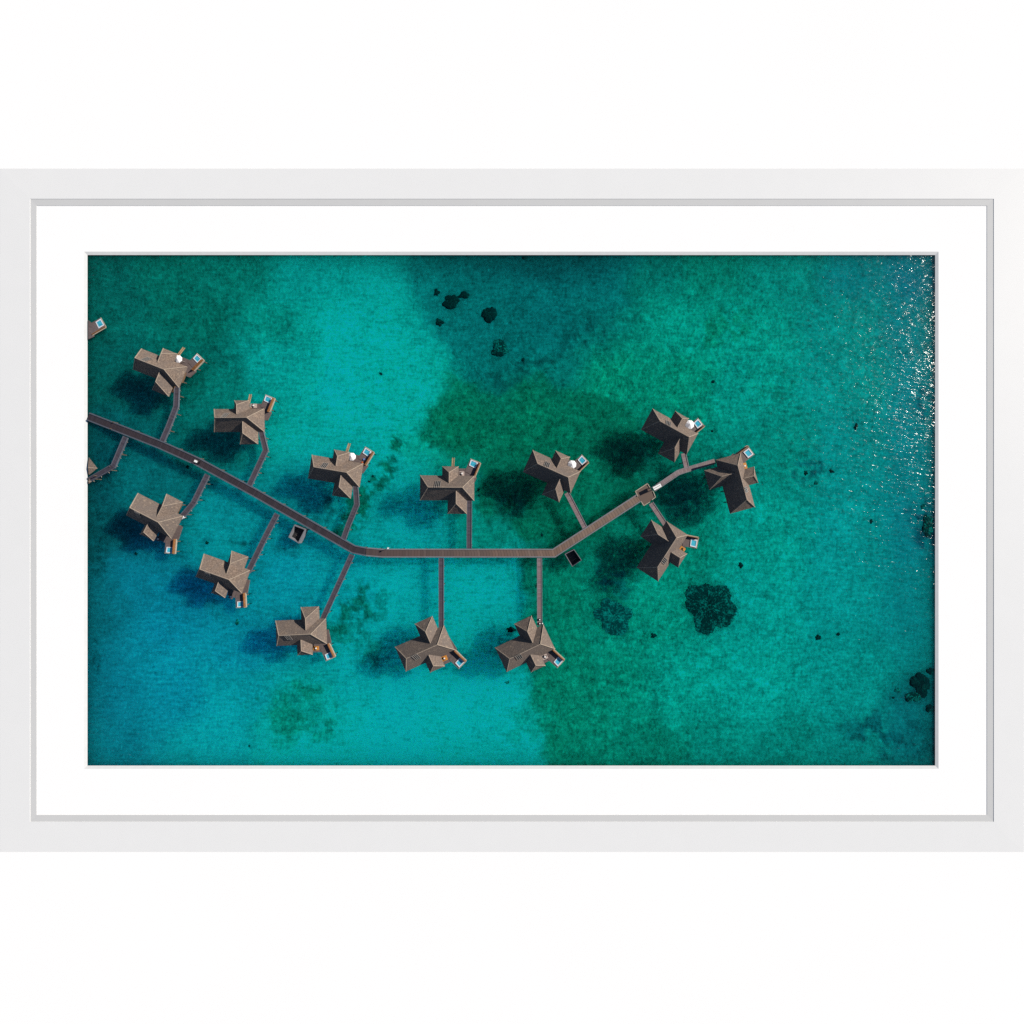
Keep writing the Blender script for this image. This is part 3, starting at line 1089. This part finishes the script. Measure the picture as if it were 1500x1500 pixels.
plan = [(930.6, 719.8), (948.2, 708.4), (952.2, 714.6), (956.6, 719.8), (960.0, 728.3), (954.6, 732.3), (951.8, 735.2), (942.8, 740.6), (939.0, 734.2), (934.2, 727.2)]
bm = NB()
prism(bm, [U(x, y, DECK).xy for x, y in plan], DECK - 1.9, DECK + .1)
put(t, 'deck', bm, M['plank'], inv)
for a, b in ((0, 1), (1, 2), (3, 4), (4, 5), (6, 7), (7, 8), (9, 0)):
    bm = NB()
    pa, pb = U(*plan[a], DECK), U(*plan[b], DECK)
    bar(bm, (pa.x, pa.y, DECK + .35), (pb.x, pb.y, DECK + .35), .75)
    put(t, 'kerb', bm, M['fascia'], inv)
for x, y in ((932.5, 720.5), (947.6, 710.5), (957.8, 728), (943.2, 738.2), (945, 724)):
    bm = NB()
    v = U(x, y, DECK)
    post(bm, v.x, v.y, .7, BED - 1.5, DECK - 1.7)
    put(t, 'stilt', bm, M['stilt'], inv)

# white awning
ctr = U(963.0, 713.2, DECK + 11)
t = empty('awning', (ctr.x, ctr.y, 0), math.atan2(5.6, 10.6))
tag(t, 'small flat white awning on posts over the start of the narrow end walkway', 'awning')
bm = NB()
box(bm, -5.9, 5.9, -2.5, 2.5, DECK + 9.6, DECK + 10.6)
obj('roof_panel', bm, M['white'], t)
bm = NB()
box(bm, -4.2, 4.2, -.35, .35, DECK + 10.6, DECK + 11.0)
obj('roof_rib', bm, M['slat'], t)
for x in (-5.2, 5.2):
    for y in (-2, 2):
        bm = NB()
        post(bm, x, y, .35, DECK - .1, DECK + 9.6)
        obj('post', bm, M['white'], t)


# open tanks beside the walkway
def tank(corners, label, floor_z, wide):
    p = [U(x, y, DECK) for x, y in corners]
    c = sum(p, Vector()) / 4
    t = empty('boat_landing', (c.x, c.y, 0))
    tag(t, label, 'boat landing', 'dark square landings beside the walkway')
    q = [Vector((v.x - c.x, v.y - c.y)) for v in p]
    bm = NB()
    prism(bm, [v * .96 for v in q], floor_z - 1.2, floor_z)
    obj('floor', bm, M['vent'], t)
    for k in range(4):
        j = (k + 1) % 4
        w = wide[k]
        a, b = q[k], q[j]
        e = (b - a).normalized()
        n = Vector((-e.y, e.x))
        if n.dot(-(a + b)) < 0:
            n = -n
        bm = NB()
        prism(bm, [a + e * .01 * k, b - e * .01 * k, b - e * w + n * w, a + e * w + n * w], floor_z - 1.1 - .02 * k, DECK + .12 * k - .3)
        obj('side_wall', bm, M['edge'] if w > .65 else M['edge_dark'], t)
    for k in range(4):
        bm = NB()
        v = q[k] * .9
        post(bm, v.x, v.y, .7, BED - 1.5, floor_z - 1.0)
        obj('stilt', bm, M['stilt'], t)
    bm = NB()
    for s_ in (-.3, .1, .5):
        a = q[3].lerp(q[0], .5 + s_ * .7)
        b = q[2].lerp(q[1], .5 + s_ * .7)
        bar(bm, (*a.lerp(b, .25), floor_z + .3), (*a.lerp(b, .7), floor_z + .3), .35)
    obj('floor_joists', bm, M['deck'], t)


tank([(431.3, 768.6), (448.2, 775.0), (437.6, 796.0), (422.4, 786.9)], 'open dark landing with pale grey rims, beside the sloping dark walkway', 3.5, (1.7, 1.6, .8, .8))
tank([(827.3, 811.6), (841.0, 804.6), (852.2, 820.6), (838.3, 830.2)], 'open black landing tucked under the bend of the brown walkway', 3.5, (.8, .7, .6, .9))


# ------------------------------------------------------------------ small things
def parasol(x, y, r, label, key):
    zt = DECK + 13
    p = U(x, y, zt)
    t = empty('parasol', (p.x, p.y, 0), .3)
    tag(t, label, 'parasol', 'white parasols on the terraces')
    bm = NB()
    n = 8
    top = bm.verts.new((0, 0, zt + 2.6))
    top2 = bm.verts.new((0, 0, zt + 2.1))
    ri = [bm.verts.new((r * math.cos(2 * math.pi * i / n), r * math.sin(2 * math.pi * i / n), zt)) for i in range(n)]
    ri2 = [bm.verts.new((r * math.cos(2 * math.pi * i / n), r * math.sin(2 * math.pi * i / n), zt - .5)) for i in range(n)]
    for i in range(n):
        j = (i + 1) % n
        bm.faces.new((top, ri[i], ri[j]))
        bm.faces.new((top2, ri2[j], ri2[i]))
        bm.faces.new((ri[i], ri2[i], ri2[j], ri[j]))
    obj('canopy', bm, M['canopy'], t)
    bm = NB()
    post(bm, 0, 0, .35, DECK - .4, zt + 2.0)
    obj('pole', bm, M['slat'], t)


parasol(261.0, 525.8, 5.6, 'round white parasol on the terrace of the villa nearest the mat-cut deck', 'A')
parasol(515.3, 669.0, 5.8, 'white parasol beside the blue tub and the pool', 'C')
parasol(838.0, 680.5, 6.2, 'white parasol on the terrace above the walkway bend', 'E')
parasol(1010.3, 622.0, 6.6, 'white parasol on the terrace above the narrow end walkway', 'F')


def seating(x, y, ang, mat, label, stools=3, lx=7.5, ly=6.0, table='white'):
    z = DECK
    p = U(x, y, z)
    t = empty('seating_set', (p.x, p.y, 0), ang)
    tag(t, label, 'seating set', 'seating sets on the terraces')
    bm = NB()
    box(bm, -lx / 2, lx / 2, -ly / 2, ly / 2, DECK - .3, DECK + .15)
    obj('mat', bm, mat, t)
    bm = NB()
    post(bm, .6, .3, 1.15, DECK + 1.5, DECK + 1.9, 10)
    post(bm, .6, .3, .3, DECK + .1, DECK + 1.6, 6)
    obj('table', bm, M[table], t)
    for k in range(stools):
        a = 2.3 + k * 2.0
        bm = NB()
        post(bm, .6 + 2.2 * math.cos(a), .3 + 2.2 * math.sin(a), .75, DECK + .1, DECK + 1.2, 8)
        obj('stool', bm, M['black'], t)


def ang_of(key):
    m = VM[key]
    return math.atan2(m[1][0], m[0][0])


seating(998.8, 805.5, ang_of('H'), M['amber'], 'amber mat with dark stools, on the terrace below the junction platform', 3, 9, 8, 'black')
seating(1091.0, 683.0, ang_of('G'), M['amber'], 'amber mat with a white table at the villa on the walkway tip', 1, 10, 6)
seating(650.8, 964.5, ang_of('L'), M['amber'], 'brown amber mat with a white table at the villa in bare sand', 2, 9, 7)
seating(463.0, 949.6, ang_of('K'), M['amber'], 'dim brown mat with a white table at the level villa below the walkway', 2, 8, 6)
seating(798.0, 962.2, ang_of('M'), M['pale_mat'], 'pale mat with black stools at the villa on the sand and weed boundary', 4, 8, 7)
seating(676.5, 694.0, ang_of('D'), M['pale_mat'], 'pale mat with white table at the level villa above the walkway', 2, 7, 7)
seating(371.5, 594.5, ang_of('B'), M['pale_mat'], 'pale mat with white table beside the brown steps villa', 2, 9, 6)
seating(231.8, 789.3, ang_of('I'), M['deck'], 'white table in the shade beside the wide orange brown screen', 1, 6, 6)
seating(338.5, 874.0, ang_of('J'), M['deck'], 'white table in the shade beside the bright blue pool', 1, 6, 6)

p = U(533.5, 672.8, DECK)
bm = NB()
post(bm, 0, 0, 1.5, DECK - .35, DECK + 1.2, 12)
o = obj('round_tub', bm, M['blue'])
o.location = Vector((p.x, p.y, 0)) * S
tag(o, 'small round blue tub on the terrace beside the white parasol', 'tub')
p = U(531.2, 677.4, DECK)
bm = NB()
box(bm, -1.6, 1.6, -.9, .9, DECK - .35, DECK + .5)
o = obj('towel', bm, M['red'])
o.location = Vector((p.x, p.y, 0)) * S
o.rotation_euler = (0, 0, -.6)
tag(o, 'small folded orange towel on the terrace near the blue tub', 'towel')

p = U(267.5, 758.3, DECK)
bm = NB()
box(bm, -2.4, 2.4, -1.6, 1.6, DECK - 1.5, DECK + 1.2)
o = obj('storage_box', bm, M['rim'])
o.location = Vector((p.x, p.y, 0)) * S
o.rotation_euler = (0, 0, .5)
tag(o, 'small pale box at the eaves corner where the slanting jetty meets the orange screen villa', 'box')

# golf cart on the dark walkway
p = U(291.0, 676.4, DECK)
t = empty('golf_cart', (p.x, p.y, 0), math.atan2(-24, 54))
tag(t, 'tiny white roofed golf cart on the dark sloping walkway', 'golf cart')
bm = NB()
box(bm, -3.0, 3.0, -1.6, 1.6, DECK + .7, DECK + 2.0)
box(bm, -1.2, -.2, -1.5, 1.5, DECK + 2.0, DECK + 3.6)
box(bm, 2.0, 3.0, -1.5, 1.5, DECK + 2.0, DECK + 2.8)
obj('body', bm, M['black'], t)
bm = NB()
box(bm, -2.2, 2.3, -1.5, 1.5, DECK + 6.0, DECK + 6.5)
obj('roof', bm, M['white'], t)
bm = NB()
for x in (-2.0, 2.1):
    for y in (-1.3, 1.3):
        bar(bm, (x, y, DECK + 1.9), (x, y, DECK + 6.0), .18)
obj('roof_frame', bm, M['slat'], t)
for x in (-2, 2):
    for y in (-1.5, 1.5):
        bm = NB()
        bar(bm, (x, y - .3, DECK + .75), (x, y + .3, DECK + .75), .75, 10)
        obj('wheel', bm, M['black'], t)

# lamp post on the walkway kerb
p = U(568.9, 802.9, DECK + 6)
t = empty('lamp_post', (p.x, p.y, 0))
tag(t, 'thin lamp post with a white head on the kerb of the level walkway', 'lamp post')
bm = NB()
post(bm, 0, 0, .35, DECK - .2, DECK + 7.5)
obj('pole', bm, M['slat'], t)
bm = NB()
post(bm, 0, 0, 1.1, DECK + 7.5, DECK + 8.6, 8)
obj('lamp_head', bm, M['white'], t)

# dark pots at the end of a jetty
for k, (x, y, label) in enumerate(((790.4, 907.8, 'dark round pot with a pale centre, standing alone on the jetty'),
                                   (790.6, 913.6, 'dark round pot with a white centre, close to the villa eaves'),
                                   (794.3, 913.4, 'dark round pot beside the jetty edge, close to the villa eaves'))):
    p = U(x, y, DECK + 2)
    t = empty('pot', (p.x, p.y, 0))
    tag(t, label, 'pot', 'dark pots on the jetty')
    bm = NB()
    post(bm, 0, 0, 1.75 if k < 2 else 1.4, DECK - .2, DECK + 1.6, 12)
    obj('pot_body', bm, M['black'], t)
    bm = NB()
    post(bm, .3, .1, .95, DECK + 1.6, DECK + 2.0, 10)
    obj('pot_filling', bm, M['white'], t)


# ------------------------------------------------------------------ coral heads on the seabed
def coral(x, y, rx, ry, rot, mat, h, label, seed, group='dark coral patches on the lagoon floor', ragged=.22):
    rnd = random.Random(seed)
    bz = bed_z(x, y)
    p = U(x, y, bz)
    h = min(h, WATER - .15 - bz)
    nr, na = max(3, int(rx / 3) + 2), max(30, int(rx * 3.2))
    nl = 5 if rx < 8 else 9 if rx < 20 else 17
    lumps = [(0.0, 0.0, 0.62)]
    for q in range(nl):
        a = 2 * math.pi * (q + rnd.uniform(-.4, .4)) / nl
        d_ = rnd.uniform(.62 - ragged, .72)
        lumps.append((d_ * math.cos(a), d_ * math.sin(a), rnd.uniform(.24, .40)))

    def reach(a):
        best = .3
        ux, uy = math.cos(a), math.sin(a)
        for lx, ly, lr in lumps:
            b_ = lx * ux + ly * uy
            disc = b_ * b_ - (lx * lx + ly * ly - lr * lr)
            if disc > 0:
                best = max(best, b_ + math.sqrt(disc))
        return best
    bm = NB()
    c = bm.verts.new((0, 0, bz + h))
    rings = []
    for i in range(1, nr + 1):
        rr = []
        for k in range(na):
            a = 2 * math.pi * k / na
            w = 1.2 * reach(a) * rnd.uniform(.95, 1.05)
            s_ = i / nr
            zz = bz + h * (1 - s_ ** 2.2) * rnd.uniform(.78, 1.0) if i < nr else bz - .8
            rr.append(bm.verts.new((rx * s_ * w * math.cos(a), ry * s_ * w * math.sin(a), zz)))
        rings.append(rr)
    for k in range(na):
        bm.faces.new((c, rings[0][k], rings[0][(k + 1) % na]))
    for i in range(nr - 1):
        for k in range(na):
            j = (k + 1) % na
            bm.faces.new((rings[i][k], rings[i + 1][k], rings[i + 1][j], rings[i][j]))
    o = obj('coral_patch', bm, mat)
    o.location = Vector((p.x, p.y, 0)) * S
    o.rotation_euler = (0, 0, -math.radians(rot))
    tag(o, label, 'coral', group)
    return o


K, KM, KT = M['coral'], M['coral_mixed'], M['coral_thin']
coral(1038, 887, 37, 35, 10, KM, 2.6, 'largest round mottled coral patch, below the villa with amber seating', 1, ragged=.3)
coral(898, 903, 27, 25, 0, KT, 1.6, 'faint broken coral ring between the weed-edge villa and the largest round patch', 2, ragged=.35)
coral(662, 441.5, 15, 10.5, -15, K, 2.2, 'ragged coral clump with an arm, in the dark pool of deep water', 3, ragged=.45)
coral(680, 432, 11, 5.2, -5, K, 2.0, 'thin coral arm joined to the ragged clump in deep water', 4, ragged=.3)
coral(639.5, 428.5, 5.6, 6.0, 0, K, 2.0, 'small coral head above the ragged clump, at the pale sand edge', 5)
coral(643.5, 472.0, 7.6, 7.2, 20, K, 2.0, 'triangular coral head below the ragged clump', 6, ragged=.3)
coral(717.5, 459.5, 11.8, 12.6, 0, K, 2.6, 'solid round dark coral head in the deep water', 7, ragged=.12)
coral(732, 509.5, 13.5, 14, 20, KM, 2.6, 'round speckled coral head below the solid dark one', 8)
coral(557.8, 547.3, 4.2, 3.0, 20, K, 1.5, 'lone tiny coral head on the wide pale sand', 9, ragged=.3)
coral(766, 527, 3.2, 4.0, 0, K, 1.5, 'tiny coral head just beyond the speckled round one', 10, ragged=.3)
coral(768, 377.5, 6.0, 2.6, 0, K, 1.2, 'sliver of dark coral at the top mat edge', 11)
coral(957.5, 931, 5.2, 4.6, 0, K, 2.0, 'small round coral head between the two large patches, lower down', 12, ragged=.15)
coral(1085, 827.7, 4.2, 5.2, 0, K, 2.0, 'small dark coral head above the largest round patch', 13, ragged=.15)
coral(749, 922, 7.5, 5.0, -5, K, 2.2, 'dark oval coral head beside the upper corner of the weed-edge villa', 14, ragged=.12)
coral(743.5, 999.5, 4.6, 3.0, -10, KT, 1.4, 'small greenish coral head on sand under the weed-edge villa', 15)
coral(1198.2, 934, 6.0, 5.0, -30, K, 2.0, 'dark coral head, larger of the close pair on open green water', 16, ragged=.25)
coral(1227.5, 929, 3.2, 3.2, 0, K, 1.6, 'smaller coral head of the close pair on open green water', 17, ragged=.25)
coral(1350, 1002, 15, 19, 0, K, 1.6, 'tall ragged dark coral at the mat edge, tallest of its cluster', 18, ragged=.4)
coral(1338, 1020, 17, 9, -10, KM, 1.4, 'wide ragged coral lying below the tall one at the mat edge', 19, ragged=.4)
coral(1363.5, 983, 7, 6, 0, K, 1.2, 'small square coral topmost in the mat edge cluster', 20)
coral(1362, 1037, 9, 7, 20, K, 1.2, 'low coral at the bottom of the mat edge cluster', 21, ragged=.35)
coral(1316, 1011, 6, 4.2, 0, KT, 1.2, 'thin greenish coral beside the mat edge cluster', 22)
coral(1308.5, 1022, 2.6, 2.4, 0, K, 1.2, 'tiny coral bit outermost from the mat edge cluster', 23)
coral(1254, 624, 3.4, 6.2, 20, K, 1.4, 'small upright coral among the sun glints', 24, ragged=.35)
coral(1180, 693, 3.8, 4.0, 0, K, 1.4, 'round coral bit in the loose group beyond the walkway tip villa', 25, ragged=.3)
coral(1195, 707, 4.0, 4.6, 0, KM, 1.4, 'lower coral bit in the loose group beyond the walkway tip villa', 26, ragged=.35)
coral(1218, 690, 5.0, 3.2, 30, K, 1.4, 'outer coral bit of the loose group beyond the walkway tip villa', 27, ragged=.35)
coral(1044.5, 559, 4.4, 3.6, -30, K, 1.4, 'small double coral bit on green water above the end villas', 28, ragged=.4)
coral(1043, 631.5, 2.6, 2.6, 0, K, 1.2, 'tiny coral bit close to the pool of the upper end villa', 29)
coral(701.2, 716.8, 2.6, 2.9, 0, K, 1.5, 'tiny black coral head, upper of the pair beside the level villa', 30, ragged=.1)
coral(701.6, 725.8, 2.6, 2.4, 0, K, 1.5, 'tiny black coral head, lower of the pair beside the level villa', 31, ragged=.2)
coral(546.5, 697.5, 2.8, 2.6, 0, K, 1.3, 'tiny dark coral head beside the bent jetty villa', 32, ragged=.3)
coral(540.5, 705.0, 2.8, 1.8, 30, K, 1.3, 'tiny flat coral bit at the dotted weed line', 33, ragged=.3)
coral(303.0, 795.2, 4.0, 3.0, -10, K, 1.3, 'small coral bit on sand above the bright blue pool villa', 34, ragged=.4)
coral(199.0, 811.0, 2.8, 2.8, 0, K, 1.3, 'tiny coral bit on blue sand near the shaded pool', 35, ragged=.2)
coral(347, 911.5, 3.2, 5.2, 15, KM, 1.3, 'small stretched coral bit below the bright blue pool', 36, ragged=.4)
coral(365.2, 1092.7, 2.0, 2.0, 0, K, 1.2, 'lone tiny coral bit low on the pale blue sand', 37)
coral(274.5, 683.5, 3.2, 3.6, 0, K, 1.3, 'small coral bit just under the golf cart', 38, ragged=.3)
coral(794.0, 783.5, 2.8, 3.2, -40, K, 1.4, 'small dark coral bit above the level walkway near its second bend', 39, ragged=.2)
coral(1276, 764, 3.2, 4.2, 0, K, 1.2, 'small coral bit among glints below the loose group', 40, ragged=.4)

coral(1360, 772, 10, 20, 0, KM, 1.2, 'long faint coral along the mat edge, level with the walkway tip villa', 41, ragged=.35)
coral(1352, 742, 5, 6, 20, KT, 1.2, 'short faint coral at the mat edge, above the long faint one', 42, ragged=.35)

# ------------------------------------------------------------------ light
SUN = Vector((0.925, 0.38, 0)).normalized()
ELEV = math.radians(29.0)
d = Vector((SUN.x * math.cos(ELEV), SUN.y * math.cos(ELEV), math.sin(ELEV)))
sl = bpy.data.lights.new('sun', 'SUN')
sl.energy = 5.0
sl.angle = math.radians(0.55)
sl.color = (1.0, 0.935, 0.825)
so = bpy.data.objects.new('sun', sl)
so.rotation_euler = d.to_track_quat('Z', 'Y').to_euler()
COL.objects.link(so)

world = bpy.data.worlds.new('World')
SC.world = world
world.use_nodes = True
nt = world.node_tree
for n in list(nt.nodes):
    nt.nodes.remove(n)
sky = nt.nodes.new('ShaderNodeTexSky')
sky.sky_type = 'NISHITA'
sky.sun_disc = False
sky.sun_elevation = ELEV
sky.sun_rotation = math.atan2(SUN.x, SUN.y)
sky.air_density = 1.0
sky.dust_density = 0.2
sky.ozone_density = 3.0
bg = nt.nodes.new('ShaderNodeBackground')
bg.inputs['Strength'].default_value = 0.055
wo = nt.nodes.new('ShaderNodeOutputWorld')
nt.links.new(sky.outputs[0], bg.inputs['Color'])
nt.links.new(bg.outputs[0], wo.inputs['Surface'])

# ------------------------------------------------------------------ camera
cam = bpy.data.cameras.new('camera')
cam.sensor_fit = 'HORIZONTAL'
cam.sensor_width = 36.0
cam.lens = 36.0 * H / 1500.0
cam.clip_start = 0.01
cam.clip_end = 100.0
co = bpy.data.objects.new('camera', cam)
co.location = (0, 0, H * S)
co.rotation_euler = (0, 0, 0)
COL.objects.link(co)
SC.camera = co

SC.render.engine = 'CYCLES'
SC.cycles.use_denoising = False
SC.cycles.max_bounces = 8
SC.cycles.transparent_max_bounces = 8
SC.cycles.caustics_reflective = False
SC.cycles.caustics_refractive = False
SC.cycles.sample_clamp_indirect = 4.0
SC.view_settings.view_transform = 'Standard'
SC.view_settings.look = 'None'
SC.view_settings.exposure = 0.42
SC.view_settings.gamma = 1.0
SC.view_settings.use_curve_mapping = False
SC.render.resolution_x = 1024
SC.render.resolution_y = 1024
